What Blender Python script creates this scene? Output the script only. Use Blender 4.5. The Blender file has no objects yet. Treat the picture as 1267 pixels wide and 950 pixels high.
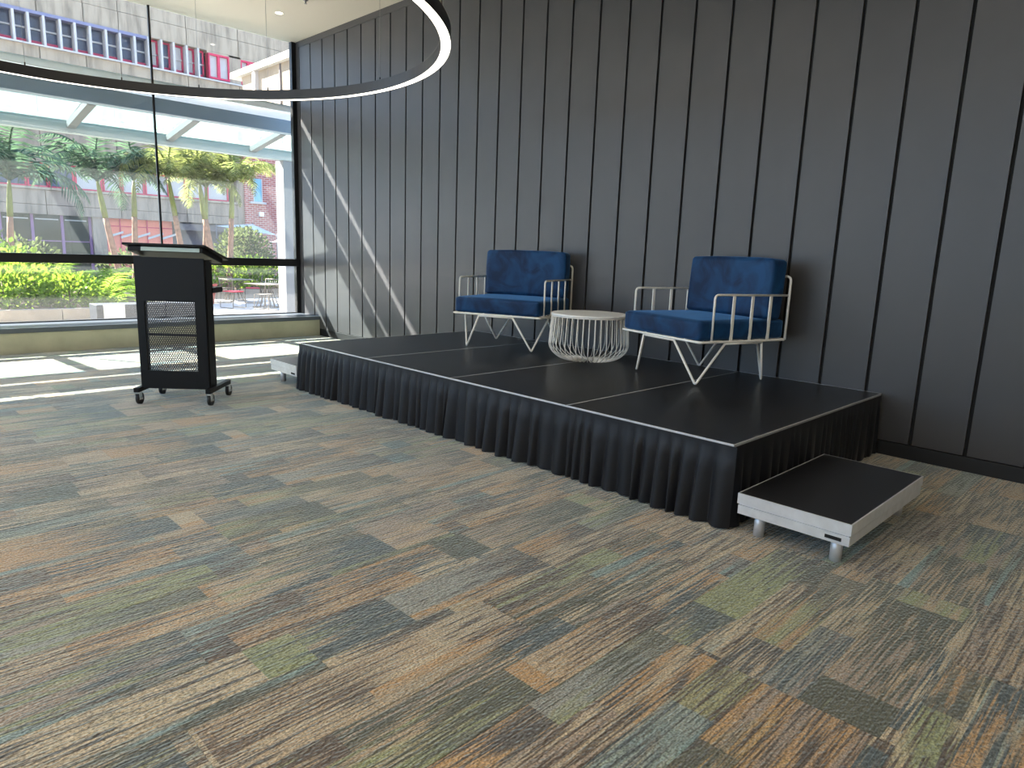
import bpy, bmesh, math, random
import numpy as np
from mathutils import Vector, Matrix
rnd = random.Random(7)
SC = bpy.context.scene
COL = SC.collection
PI = math.pi

# ------------------------------------------------------------------ camera
F_PX, YAW, PITCH, ROLL = 844.807, -0.7833, -0.1871, 0.0361
CAM = (5.3837, -4.8228, 1.205)
def cam_axes():
    f = Vector((math.sin(YAW)*math.cos(PITCH), math.cos(YAW)*math.cos(PITCH), math.sin(PITCH)))
    r = Vector((math.cos(YAW), -math.sin(YAW), 0)); u = r.cross(f)
    return r*math.cos(ROLL)+u*math.sin(ROLL), -r*math.sin(ROLL)+u*math.cos(ROLL), f
cd = bpy.data.cameras.new('camera'); cam = bpy.data.objects.new('camera', cd); COL.objects.link(cam)
cd.sensor_fit = 'HORIZONTAL'; cd.sensor_width = 36; cd.lens = F_PX/1267*36; cd.clip_start = .05; cd.clip_end = 300
r_, u_, f_ = cam_axes()
m = Matrix((r_, u_, -f_)).transposed().to_4x4(); m.translation = CAM
cam.matrix_world = m
SC.camera = cam

# ------------------------------------------------------------------ sky, sun, exposure
SUN_DIR = Vector((1, .58, -1.02)).normalized()
SUN_E, SKY_E, FILL_W = 47.0, 2.75, 9.3
w = bpy.data.worlds.new('sky'); SC.world = w; w.use_nodes = True
nt = w.node_tree; nt.nodes.clear()
tc = nt.nodes.new('ShaderNodeTexCoord'); sx = nt.nodes.new('ShaderNodeSeparateXYZ'); rp = nt.nodes.new('ShaderNodeValToRGB')
bg = nt.nodes.new('ShaderNodeBackground'); ow = nt.nodes.new('ShaderNodeOutputWorld')
rp.color_ramp.elements[0].position = 0.0; rp.color_ramp.elements[0].color = (.57, .77, 1, 1)
rp.color_ramp.elements[1].position = 0.75; rp.color_ramp.elements[1].color = (.28, .50, 1, 1)
nt.links.new(tc.outputs['Generated'], sx.inputs[0]); nt.links.new(sx.outputs['Z'], rp.inputs[0])
nt.links.new(rp.outputs[0], bg.inputs[0]); bg.inputs[1].default_value = SKY_E
nt.links.new(bg.outputs[0], ow.inputs[0])
sd = bpy.data.lights.new('sun', 'SUN'); sd.energy = SUN_E; sd.angle = math.radians(.53); sd.color = (1, .96, .90)
so = bpy.data.objects.new('sun', sd); COL.objects.link(so); so.location = (-20, -10, 30)
so.rotation_euler = SUN_DIR.to_track_quat('-Z', 'Y').to_euler()
vs = SC.view_settings; SC.display_settings.display_device = 'sRGB'
vs.view_transform = 'Standard'; vs.look = 'None'; vs.gamma = 1; vs.use_curve_mapping = False; vs.exposure = 0.14
SC.cycles.max_bounces = 10; SC.cycles.transparent_max_bounces = 24; SC.cycles.diffuse_bounces = 6
SC.cycles.caustics_reflective = False; SC.cycles.caustics_refractive = False

# ------------------------------------------------------------------ materials
def lin(r, g=None, b=None):
    c = (r, r, r) if g is None else (r, g, b)
    return tuple((v/255/12.92 if v/255 <= .04045 else ((v/255+.055)/1.055)**2.4) for v in c)
def mat(name, col, rough=.5, metal=0, spec=.5, noise=0, nscale=8, bump=0, bscale=60, emit=None, estr=0, sheen=0, stretch=None, trans=0):
    m = bpy.data.materials.new(name); m.use_nodes = True
    n = m.node_tree.nodes; l = m.node_tree.links; b = n['Principled BSDF']
    b.inputs['Base Color'].default_value = (*col, 1); b.inputs['Roughness'].default_value = rough
    b.inputs['Metallic'].default_value = metal; b.inputs['Specular IOR Level'].default_value = spec
    if sheen: b.inputs['Sheen Weight'].default_value = sheen; b.inputs['Sheen Roughness'].default_value = .35
    if trans: b.inputs['Transmission Weight'].default_value = trans
    if emit: b.inputs['Emission Color'].default_value = (*emit, 1); b.inputs['Emission Strength'].default_value = estr
    if noise or bump:
        t = n.new('ShaderNodeTexCoord'); src = t.outputs['Object']
        if stretch:
            mp = n.new('ShaderNodeMapping'); mp.inputs['Scale'].default_value = stretch
            l.new(src, mp.inputs[0]); src = mp.outputs[0]
    if noise:
        x = n.new('ShaderNodeTexNoise'); x.inputs['Scale'].default_value = nscale; x.inputs['Detail'].default_value = 6
        l.new(src, x.inputs['Vector'])
        rp = n.new('ShaderNodeMapRange'); rp.inputs['From Min'].default_value = .3; rp.inputs['From Max'].default_value = .7
        rp.inputs['To Min'].default_value = 1-noise; rp.inputs['To Max'].default_value = 1+noise
        l.new(x.outputs['Fac'], rp.inputs['Value'])
        mx = n.new('ShaderNodeMix'); mx.data_type = 'RGBA'; mx.blend_type = 'MULTIPLY'; mx.inputs['Factor'].default_value = 1
        mx.inputs['A'].default_value = (*col, 1); l.new(rp.outputs[0], mx.inputs['B']); l.new(mx.outputs['Result'], b.inputs['Base Color'])
    if bump:
        x = n.new('ShaderNodeTexNoise'); x.inputs['Scale'].default_value = bscale; l.new(src, x.inputs['Vector'])
        bp = n.new('ShaderNodeBump'); bp.inputs['Strength'].default_value = bump; bp.inputs['Distance'].default_value = .01
        l.new(x.outputs['Fac'], bp.inputs['Height']); l.new(bp.outputs[0], b.inputs['Normal'])
    return m
def glass_mat(name, tint, gloss=.06, rough=.0, milky=0, milk=(.9, 1, 1)):
    m = bpy.data.materials.new(name); m.use_nodes = True
    n = m.node_tree.nodes; l = m.node_tree.links; n.clear()
    o = n.new('ShaderNodeOutputMaterial'); t = n.new('ShaderNodeBsdfTransparent'); t.inputs[0].default_value = (*tint, 1)
    g = n.new('ShaderNodeBsdfGlossy'); g.inputs['Roughness'].default_value = rough
    mx = n.new('ShaderNodeMixShader'); src = t.outputs[0]
    if milky:
        tl = n.new('ShaderNodeBsdfTranslucent'); tl.inputs[0].default_value = (*milk, 1)
        m2 = n.new('ShaderNodeMixShader'); m2.inputs[0].default_value = milky
        l.new(src, m2.inputs[1]); l.new(tl.outputs[0], m2.inputs[2]); src = m2.outputs[0]
    fr = n.new('ShaderNodeLayerWeight'); fr.inputs['Blend'].default_value = .5
    pw = n.new('ShaderNodeMath'); pw.operation = 'POWER'; pw.inputs[1].default_value = 5; l.new(fr.outputs['Facing'], pw.inputs[0])
    ma = n.new('ShaderNodeMath'); ma.operation = 'MULTIPLY_ADD'; ma.inputs[1].default_value = .9; ma.inputs[2].default_value = gloss; ma.use_clamp = True
    l.new(pw.outputs[0], ma.inputs[0])
    l.new(ma.outputs[0], mx.inputs[0]); l.new(src, mx.inputs[1]); l.new(g.outputs[0], mx.inputs[2]); l.new(mx.outputs[0], o.inputs[0])
    return m
def leaf_mat(name, col, tcol):
    m = bpy.data.materials.new(name); m.use_nodes = True
    n = m.node_tree.nodes; l = m.node_tree.links; n.clear()
    o = n.new('ShaderNodeOutputMaterial'); d = n.new('ShaderNodeBsdfDiffuse'); t = n.new('ShaderNodeBsdfTranslucent'); mx = n.new('ShaderNodeMixShader')
    ge = n.new('ShaderNodeNewGeometry'); x = n.new('ShaderNodeTexNoise'); x.inputs['Scale'].default_value = 6
    l.new(ge.outputs['Position'], x.inputs['Vector'])
    for node, c in ((d, col), (t, tcol)):
        r = n.new('ShaderNodeValToRGB'); r.color_ramp.elements[0].position = .35; r.color_ramp.elements[1].position = .68
        r.color_ramp.elements[0].color = (*[v*.6 for v in c], 1); r.color_ramp.elements[1].color = (*[min(1, v*1.35) for v in c], 1)
        l.new(x.outputs['Fac'], r.inputs[0]); l.new(r.outputs[0], node.inputs[0])
    mx.inputs[0].default_value = .45
    l.new(d.outputs[0], mx.inputs[1]); l.new(t.outputs[0], mx.inputs[2]); l.new(mx.outputs[0], o.inputs[0])
    return m
def velvet_mat():
    m = mat('blue_velvet', (.010, .060, .19), .62, 0, .25, 0, 1, 0, 1, sheen=.45)
    n = m.node_tree.nodes; l = m.node_tree.links; b = n['Principled BSDF']
    b.inputs['Sheen Tint'].default_value = (.25, .55, 1, 1)
    t = n.new('ShaderNodeTexCoord'); x = n.new('ShaderNodeTexNoise'); x.inputs['Scale'].default_value = 5; x.inputs['Detail'].default_value = 4; x.inputs['Distortion'].default_value = 1.2
    l.new(t.outputs['Object'], x.inputs['Vector'])
    r = n.new('ShaderNodeValToRGB'); r.color_ramp.elements[0].position = .36; r.color_ramp.elements[0].color = (.003, .018, .062, 1)
    r.color_ramp.elements[1].position = .66; r.color_ramp.elements[1].color = (.008, .062, .175, 1)
    l.new(x.outputs['Fac'], r.inputs[0]); l.new(r.outputs[0], b.inputs['Base Color'])
    return m
def carpet_mat():
    m = bpy.data.materials.new('carpet_plank'); m.use_nodes = True
    n = m.node_tree.nodes; l = m.node_tree.links; b = n['Principled BSDF']
    b.inputs['Roughness'].default_value = .66; b.inputs['Specular IOR Level'].default_value = .4
    b.inputs['Sheen Weight'].default_value = .6; b.inputs['Sheen Roughness'].default_value = .4; b.inputs['Sheen Tint'].default_value = (.85, 1, .97, 1)
    def N(t, **k):
        x = n.new(t)
        for a, v in k.items(): setattr(x, a, v)
        return x
    def math_(op, a, b_=None, clamp=False):
        x = N('ShaderNodeMath', operation=op, use_clamp=clamp)
        for i, v in enumerate((a, b_)):
            if v is None: continue
            if isinstance(v, (int, float)): x.inputs[i].default_value = v
            else: l.new(v, x.inputs[i])
        return x.outputs[0]
    at = N('ShaderNodeAttribute', attribute_name='rnd'); R = at.outputs['Fac']
    ge = N('ShaderNodeNewGeometry'); sp = N('ShaderNodeSeparateXYZ'); l.new(ge.outputs['Position'], sp.inputs[0])
    X, Y = sp.outputs[0], sp.outputs[1]
    uv = N('ShaderNodeUVMap', uv_map='UVMap'); su = N('ShaderNodeSeparateXYZ'); l.new(uv.outputs[0], su.inputs[0])
    U, V = su.outputs[0], su.outputs[1]
    def white(a, b_, c_):
        cx = N('ShaderNodeCombineXYZ')
        for i, v in enumerate((a, b_, c_)):
            if isinstance(v, (int, float)): cx.inputs[i].default_value = v
            else: l.new(v, cx.inputs[i])
        x = N('ShaderNodeTexWhiteNoise', noise_dimensions='3D'); l.new(cx.outputs[0], x.inputs['Vector']); return x
    R97 = math_('MULTIPLY', R, 97.0)
    split = math_('ADD', math_('MULTIPLY', white(R97, 1, 0).outputs['Value'], .6), .3)   # where the plank's two strips part
    K = math_('GREATER_THAN', U, split)
    off = white(R97, K, 5).outputs['Value']
    vv = math_('ADD', math_('MULTIPLY', V, 1.45), off)
    cell = math_('FLOOR', vv); fr = math_('FRACT', vv)
    cellv = math_('ADD', cell, math_('MULTIPLY', K, 11))
    H1 = white(R97, cellv, 2).outputs['Value']; H2 = white(R97, cellv, 3).outputs['Value']; H3 = white(R97, cellv, 4).outputs['Value']
    def ramp(src, stops, interp='CONSTANT'):
        r = N('ShaderNodeValToRGB'); cr = r.color_ramp; cr.interpolation = interp
        while len(cr.elements) < len(stops): cr.elements.new(.5)
        for e, (p, c) in zip(cr.elements, stops): e.position = p; e.color = (*c, 1)
        l.new(src, r.inputs[0]); return r.outputs[0]
    tan, beige, ochre, green, teal, taupe, grey = lin(174,154,126), lin(184,168,140), lin(176,142,100), lin(142,148,108), lin(126,148,146), lin(154,138,122), lin(142,142,134)
    light = ramp(H1, [(0, tan), (.2, beige), (.36, taupe), (.50, green), (.62, teal), (.73, ochre), (.89, grey)])
    alt = ramp(H3, [(0, beige), (.2, taupe), (.4, teal), (.55, tan), (.7, green), (.85, ochre)])
    dark = ramp(H2, [(0, lin(86,81,77)), (.35, lin(94,81,71)), (.6, lin(80,88,90)), (.82, lin(88,88,76))])
    # yarn streaks running along the plank
    def streak(sx_, sy_, z, det=3):
        c = N('ShaderNodeCombineXYZ'); l.new(math_('MULTIPLY', X, sx_), c.inputs[0]); l.new(math_('MULTIPLY', Y, sy_), c.inputs[1]); l.new(math_('MULTIPLY', z, 1.0) if not isinstance(z, (int, float)) else math_('ADD', R97, z), c.inputs[2])
        x = N('ShaderNodeTexNoise'); x.inputs['Scale'].default_value = 1; x.inputs['Detail'].default_value = det; l.new(c.outputs[0], x.inputs['Vector']); return x.outputs['Fac']
    s1 = streak(120, 4.2, 3.0, 2); s2 = streak(22, 1.2, 9.0, 1); s3 = streak(210, 150, 1.0, 2); rows = streak(130, 60, 2.0, 0)
    grad = math_('SUBTRACT', fr, .5)
    gsel = math_('SUBTRACT', math_('MULTIPLY', H3, 1.5), .45)
    dk = math_('ADD', math_('ADD', math_('MULTIPLY', math_('SUBTRACT', s1, .5), 3.6), math_('MULTIPLY', math_('MULTIPLY', grad, gsel), 1.5)), math_('ADD', math_('MULTIPLY', H2, .42), .24), True)
    mr = N('ShaderNodeMapRange', interpolation_type='SMOOTHSTEP'); mr.inputs['From Min'].default_value = .22; mr.inputs['From Max'].default_value = .78; l.new(dk, mr.inputs['Value'])
    def mix(f, a, b_, bt='MIX'):
        x = N('ShaderNodeMix', data_type='RGBA', blend_type=bt)
        for k, v in (('Factor', f), ('A', a), ('B', b_)):
            if isinstance(v, (int, float)): x.inputs[k].default_value = v
            elif isinstance(v, tuple): x.inputs[k].default_value = (*v, 1)
            else: l.new(v, x.inputs[k])
        return x.outputs['Result']
    m2 = N('ShaderNodeMapRange'); m2.inputs['From Min'].default_value = .48; m2.inputs['From Max'].default_value = .62; l.new(s2, m2.inputs['Value'])
    lc = mix(m2.outputs[0], light, alt)
    c = mix(mr.outputs[0], lc, dark)
    sp3 = N('ShaderNodeMapRange'); sp3.inputs['From Min'].default_value = .3; sp3.inputs['From Max'].default_value = .7; sp3.inputs['To Min'].default_value = .36; sp3.inputs['To Max'].default_value = 1.62; l.new(s3, sp3.inputs['Value'])
    c = mix(1.0, c, sp3.outputs[0], 'MULTIPLY')
    l.new(c, b.inputs['Base Color'])
    hh = math_('ADD', math_('MULTIPLY', rows, 1.0), math_('MULTIPLY', s1, .8))
    bp = N('ShaderNodeBump'); bp.inputs['Strength'].default_value = .8; bp.inputs['Distance'].default_value = .009
    l.new(hh, bp.inputs['Height']); l.new(bp.outputs[0], b.inputs['Normal'])
    return m
def brick_mat():
    m = mat('red_brick', lin(150,84,76), .9); n = m.node_tree.nodes; l = m.node_tree.links
    t = n.new('ShaderNodeTexCoord'); mp = n.new('ShaderNodeMapping'); mp.inputs['Rotation'].default_value = (PI/2, 0, PI/2)
    bt = n.new('ShaderNodeTexBrick'); bt.inputs['Scale'].default_value = 1; bt.inputs['Brick Width'].default_value = .23; bt.inputs['Row Height'].default_value = .085
    bt.inputs['Mortar Size'].default_value = .012; bt.inputs['Color1'].default_value = (*lin(150,80,72), 1); bt.inputs['Color2'].default_value = (*lin(176,104,92), 1); bt.inputs['Mortar'].default_value = (*lin(190,160,150), 1)
    sp = n.new('ShaderNodeSeparateXYZ'); cb = n.new('ShaderNodeCombineXYZ')
    l.new(t.outputs['Object'], sp.inputs[0]); l.new(sp.outputs[1], cb.inputs[0]); l.new(sp.outputs[2], cb.inputs[1]); l.new(cb.outputs[0], bt.inputs['Vector'])
    l.new(bt.outputs['Color'], n['Principled BSDF'].inputs['Base Color']); return m
def stained_concrete(name, col):
    m = mat(name, col, .9); n = m.node_tree.nodes; l = m.node_tree.links; b = n['Principled BSDF']
    t = n.new('ShaderNodeTexCoord'); mp = n.new('ShaderNodeMapping'); mp.inputs['Scale'].default_value = (1, 3.2, .5); l.new(t.outputs['Object'], mp.inputs[0])
    a = n.new('ShaderNodeTexNoise'); a.inputs['Scale'].default_value = 1.1; a.inputs['Detail'].default_value = 8; a.inputs['Roughness'].default_value = .65; l.new(mp.outputs[0], a.inputs['Vector'])
    r = n.new('ShaderNodeValToRGB'); r.color_ramp.elements[0].position = .34; r.color_ramp.elements[0].color = (*[v*.55 for v in col], 1)
    r.color_ramp.elements[1].position = .56; r.color_ramp.elements[1].color = (*col, 1)
    l.new(a.outputs['Fac'], r.inputs[0]); l.new(r.outputs[0], b.inputs['Base Color']); return m

M = dict(
    carpet=carpet_mat(),
    slab=mat('screed', (.02, .02, .02), .9),
    board=mat('charcoal_board', lin(66, 65, 66), .37, 0, .5, .05, 3, .02, 140),
    gap=mat('black_backing', (.004, .004, .004), .8),
    base=mat('black_skirting', (.008, .008, .009), .5),
    ceil=mat('cream_ceiling', lin(214, 209, 197), .8),
    plaster=mat('white_wall', lin(225, 222, 214), .8),
    blackframe=mat('black_frame', (.006, .006, .007), .35),
    conc=mat('sill_concrete', lin(172, 170, 146), .75, 0, .4, .13, 4, .05, 30),
    cap=mat('dark_sill_cap', lin(70, 76, 84), .3, 0, .5),
    glass=glass_mat('window_glass', (.97, .985, .98), .03, 0, .010, (1, 1, 1)),
    deck=mat('deck_black', (.012, .012, .0135), .33, 0, .5, .12, 2.5, .02, 300),
    alu=mat('aluminium', (.72, .73, .76), .35, .45, .5, .08, 20),
    skirt=mat('black_skirt_cloth', (.005, .0056, .0085), .5, 0, .36, 0, 1, .06, 500, sheen=.07),
    velvet=velvet_mat(),
    rod=mat('white_enamel', lin(244, 241, 234), .35),
    top=mat('white_table_top', lin(246, 246, 244), .35),
    lblack=mat('lectern_black', (.005, .005, .0055), .45, 0, .2),
    mesh=mat('perforated_steel', (.02, .02, .024), .4, .3),
    strip=mat('pale_trim', lin(186, 204, 196), .4),
    rubber=mat('black_rubber', (.008, .008, .008), .55),
    chrome=mat('zinc', (.7, .7, .7), .22, 1),
    ringm=mat('dark_ring', (.012, .011, .013), .4),
    led=mat('led_diffuser', (.9, .9, .9), .5, emit=(1, .93, .82), estr=2.6),
    wire=mat('steel_wire', (.25, .25, .25), .4, .5),
    cord=mat('pale_cord', lin(190, 184, 160), .5),
    white=mat('white_fitting', lin(238, 236, 230), .5),
    lamp=mat('lamp_face', (.9, .9, .9), .5, emit=(1, .9, .76), estr=5),
    pave=mat('pale_paving', lin(176, 168, 158), .85, 0, .4, .06, 2),
    steel=mat('grey_blue_steel', lin(104, 122, 136), .55, 0, .5, .06, 3),
    steel2=mat('pale_grey_steel', lin(128, 140, 142), .55, 0, .5, .06, 3),
    rafter=mat('rafter_steel', lin(78, 86, 88), .6),
    palesteel=mat('pale_blue_steel', lin(188, 208, 222), .5, 0, .5, .06, 3),
    post=mat('grey_post', lin(118, 119, 122), .55),
    cglass=glass_mat('canopy_glass', (.93, .98, .98), .04, .1, .065, (.7, .98, .96)),
    poly=glass_mat('white_polycarbonate', (.03, .03, .03), .04, .3, .97, (.96, .98, 1)),
    fconc=stained_concrete('facade_concrete', lin(172, 154, 132)),
    fconc2=stained_concrete('facade_band', lin(160, 141, 122)),
    joint=mat('joint_dark', lin(110, 100, 96), .9),
    fin=mat('pale_fin', lin(190, 182, 176), .7),
    red=mat('red_frame', lin(196, 40, 76), .5),
    mauve=mat('mauve_mullion', lin(136, 96, 128), .5),
    lintel=mat('lavender_lintel', lin(122, 120, 146), .6),
    wglass=mat('dark_window', lin(62, 68, 88), .12, 0, .5, .35, 3),
    wblind=mat('blind_window', lin(184, 178, 172), .4),
    gglass=mat('lobby_glass', lin(62, 60, 46), .1, 0, .3, .4, 1.5),
    orange=mat('orange_lit_room', lin(232, 128, 104), .6),  # flat orange standing in for the glow of a lit interior
    shade=mat('grey_recess', lin(104, 98, 100), .8),
    roof=mat('roof_white', lin(180, 178, 174), .6),
    brick=brick_mat(),
    bluepane=mat('blue_pane', lin(120, 170, 190), .2),
    sail=mat('sail_cloth', lin(196, 194, 192), .8),
    soil=mat('soil', lin(74, 58, 44), .95, 0, .3, .3, 6),
    planter=mat('planter_concrete', lin(156, 142, 124), .85, 0, .4, .1, 3),
    bench=mat('charcoal_bench', lin(34, 38, 44), .5),
    trunk=mat('palm_trunk', lin(140, 104, 84), .85, 0, .3, .22, 9, .3, 30),
    shaft=mat('palm_crownshaft', lin(104, 108, 46), .6, 0, .4, .15, 6),
    frond_shade_tone=leaf_mat('frond_shaded', lin(70, 92, 78), lin(76, 100, 72)),  # dark copy: shade on the left palms put into the leaf colour
    frond_sun_tone=leaf_mat('frond_sunlit', lin(112, 122, 72), lin(134, 140, 80)),  # yellow copy: sun on the right palms put into the leaf colour
    hedge=leaf_mat('hedge_leaf', lin(96, 124, 44), lin(132, 156, 52)),
    fern=leaf_mat('fern_leaf', lin(104, 132, 50), lin(138, 160, 62)),
    bush=leaf_mat('bush_leaf', lin(70, 80, 56), lin(88, 98, 60)),
    twig=mat('twig', lin(90, 74, 54), .9),
    cafe=mat('pale_wire', lin(88, 76, 60), .5),
    cafetop=mat('cafe_top', lin(132, 122, 106), .5),
    redpad=mat('red_pad', lin(206, 60, 72), .7),
    terra=mat('terracotta', lin(206, 96, 76), .8),
)

# ------------------------------------------------------------------ mesh helpers
class B:
    """collects faces for one mesh object"""
    def __init__(s): s.v = []; s.f = []; s.smooth = []
    def add(s, vs, fs, smooth=False):
        k = len(s.v); s.v += [tuple(v) for v in vs]; s.f += [tuple(i+k for i in f) for f in fs]; s.smooth += [smooth]*len(fs); return s
    def box(s, x0, x1, y0, y1, z0, z1, M4=None):
        vs = [Vector((x, y, z)) for z in (z0, z1) for y in (y0, y1) for x in (x0, x1)]
        if M4: vs = [M4 @ v for v in vs]
        return s.add(vs, [(0, 2, 3, 1), (4, 5, 7, 6), (0, 1, 5, 4), (2, 6, 7, 3), (0, 4, 6, 2), (1, 3, 7, 5)])
    def tube(s, pts, r, seg=8, closed=False, caps=True):
        pts = [Vector(p) for p in pts]; n = len(pts); rs = r if isinstance(r, (list, tuple)) else [r]*n
        ref = None; vs = []
        for i, p in enumerate(pts):
            a = pts[(i-1) % n] if (closed or i) else p; b = pts[(i+1) % n] if (closed or i < n-1) else p
            t = (b-a).normalized()
            if ref is None:
                ref = t.orthogonal().normalized()
            ref = (ref - t*ref.dot(t)).normalized() if (ref - t*ref.dot(t)).length > 1e-6 else t.orthogonal().normalized()
            bi = t.cross(ref)
            vs += [p + (ref*math.cos(2*PI*k/seg)+bi*math.sin(2*PI*k/seg))*rs[i] for k in range(seg)]
        fs = []
        for i in range(n if closed else n-1):
            j = (i+1) % n
            for k in range(seg): fs.append((i*seg+k, i*seg+(k+1) % seg, j*seg+(k+1) % seg, j*seg+k))
        s.add(vs, fs, True)
        if caps and not closed:
            k = len(s.v)-len(vs)
            s.f += [tuple(k+i for i in reversed(range(seg))), tuple(k+(n-1)*seg+i for i in range(seg))]; s.smooth += [False, False]
        return s
    def lathe(s, prof, seg=32, c=(0, 0), smooth=True, caps=True):
        vs = []; fs = []
        for r, z in prof: vs += [(c[0]+r*math.cos(2*PI*k/seg), c[1]+r*math.sin(2*PI*k/seg), z) for k in range(seg)]
        for i in range(len(prof)-1):
            for k in range(seg): fs.append((i*seg+k, i*seg+(k+1) % seg, (i+1)*seg+(k+1) % seg, (i+1)*seg+k))
        s.add(vs, fs, smooth)
        k = len(s.v)-len(vs); n = len(prof)
        if not caps: return s
        if prof[0][0] > 1e-4: s.f.append(tuple(k+i for i in reversed(range(seg)))); s.smooth.append(False)
        if prof[-1][0] > 1e-4: s.f.append(tuple(k+(n-1)*seg+i for i in range(seg))); s.smooth.append(False)
        return s
    def mesh(s, name, m):
        me = bpy.data.meshes.new(name); me.from_pydata([tuple(v) for v in s.v], [], s.f)
        me.polygons.foreach_set('use_smooth', s.smooth); me.materials.append(m); me.update(); return me
    def obj(s, name, m, parent=None, loc=None, rot=None, bevel=0):
        return link(name, s.mesh(name, m), parent, loc, rot, bevel)
def link(name, me, parent=None, loc=None, rot=None, bevel=0):
    o = bpy.data.objects.new(name, me); COL.objects.link(o)
    if parent: o.parent = parent
    if loc: o.location = loc
    if rot: o.rotation_euler = rot
    if bevel:
        b = o.modifiers.new('bevel', 'BEVEL'); b.width = bevel; b.segments = 2; b.limit_method = 'ANGLE'
    return o
def tag(o, label, cat, group=None):
    o['label'] = label; o['category'] = cat
    if group: o['group'] = group
    return o
def thing(name, label, cat, loc=(0, 0, 0), rz=0, group=None):
    o = bpy.data.objects.new(name, None); COL.objects.link(o); o.location = loc; o.rotation_euler = (0, 0, rz); o.empty_display_size = .1
    return tag(o, label, cat, group)
def struct(o): o['kind'] = 'structure'; return o
def box(name, m, x0, x1, y0, y1, z0, z1, parent=None, bevel=0):
    cx, cy, cz = (x0+x1)/2, (y0+y1)/2, z0
    return B().box(x0-cx, x1-cx, y0-cy, y1-cy, 0, z1-z0).obj(name, m, parent, (cx, cy, cz), None, bevel)
def dup(root, loc, rz, label=None, group=None):
    r = root.copy(); COL.objects.link(r); r.location = loc; r.rotation_euler = (0, 0, rz)
    if label: r['label'] = label
    if group: r['group'] = group
    for ch in list(root.children):
        c = ch.copy(); COL.objects.link(c); c.parent = r
        for g in ch.children:
            d = g.copy(); COL.objects.link(d); d.parent = c
    return r
def fillet(pts, r, n=5):
    """round the inner corners of a polyline"""
    pts = [Vector(p) for p in pts]; out = [pts[0]]
    for i in range(1, len(pts)-1):
        a, p, b = pts[i-1], pts[i], pts[i+1]
        ra = min(r, (a-p).length*.45, (b-p).length*.45)
        s, e = p+(a-p).normalized()*ra, p+(b-p).normalized()*ra
        out += [s.lerp(p, t/n).lerp(p.lerp(e, t/n), t/n) for t in range(n+1)]
    return out+[pts[-1]]

# ------------------------------------------------------------------ the room shell
ZC = 3.906; XG = -3.8; XR = 9.0; YF = -10.0; G = -.45
floor = struct(box('floor', M['slab'], XG-.05, XR, YF, .12, G, -.006))
# carpet planks, 0.25 x 1 m, laid in staggered rows towards the dark wall
variants = []
def plank_mesh(L, k):
    b = B().box(-.1242, .1242, -L/2, L/2, -.006, 0); me = b.mesh('tile', M['carpet'])
    uvl = me.uv_layers.new(name='UVMap')
    for lp in me.loops:
        co = me.vertices[lp.vertex_index].co; uvl.data[lp.index].uv = (co.x/.25+.5, (co.y+L/2)/1.0)
    at = me.attributes.new('rnd', 'FLOAT', 'POINT'); at.data.foreach_set('value', [k]*8)
    return me
RV = [rnd.random() for _ in range(36)]
pm = {}
def cam_px(p):
    d = Vector(p)-Vector(CAM); z = d.dot(f_)
    return None if z < .2 else (633.5+F_PX*d.dot(r_)/z, 475-F_PX*d.dot(u_)/z)
tiles = []
for i in range(-13, 36):
    xc = i*.25+.125+.006
    y = 0.0 - rnd.choice((.15, .3, .45, .6, .75, .9, 1.0)); first = -y
    spans = [(y, 0.0)]
    while y > YF+.01:
        y2 = max(YF, y-1.0); spans.append((y2, y)); y = y2
    for (a, b_) in spans:
        if b_-a < .05: continue
        if xc-.125 < -3.25: continue
        q = [cam_px((xc+sx_*.125, yy, 0)) for sx_ in (-1, 1) for yy in (a, b_)]
        area = 0
        if all(q):
            xs = [p[0] for p in q]; ys = [p[1] for p in q]
            if max(xs) > 0 and min(xs) < 1267 and max(ys) > 0 and min(ys) < 950: area = (max(xs)-min(xs))*(max(ys)-min(ys))
        elif any(q): area = 1e6 if any(p and 0 < p[0] < 1267 and p[1] < 1500 for p in q) else 0
        if 0.0 < xc < 4.0 and a > -2.0: area = 0     # under the stage
        tiles.append((area, xc, a, b_, rnd.choice(RV)))
tiles.sort(key=lambda t: -t[0])
rest = B(); rest_uv = []; rest_r = []
for k, (area, xc, a, b_, rv) in enumerate(tiles):
    L = round(b_-a-.0016, 4)
    if area > 0 and k < 290:
        key = (round(L, 2), rv)
        if key not in pm: pm[key] = plank_mesh(L, rv)
        link('tile', pm[key], floor, (xc-(XG-.05+XR)/2, (a+b_)/2-(YF+.12)/2, -G))
    else:
        rest.box(xc-.1242, xc+.1242, a+.0008, b_-.0008, -.006, 0); rest_r += [rv]*8
        rest_uv.append((xc, a))
ro = rest.obj('carpet_tiles', M['carpet']); ro.parent = floor; ro.location = (-(XG-.05+XR)/2, -(YF+.12)/2, -G); ro['kind'] = 'stuff'
me = ro.data; uvl = me.uv_layers.new(name='UVMap')
for lp in me.loops:
    xc, a = rest_uv[lp.vertex_index//8]; co = me.vertices[lp.vertex_index].co; uvl.data[lp.index].uv = ((co.x-xc)/.25+.5, co.y-a)
at = me.attributes.new('rnd', 'FLOAT', 'POINT'); at.data.foreach_set('value', rest_r)

ceiling = struct(box('ceiling', M['ceil'], XG-.05, XR, YF, .12, ZC, ZC+.25))
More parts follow.
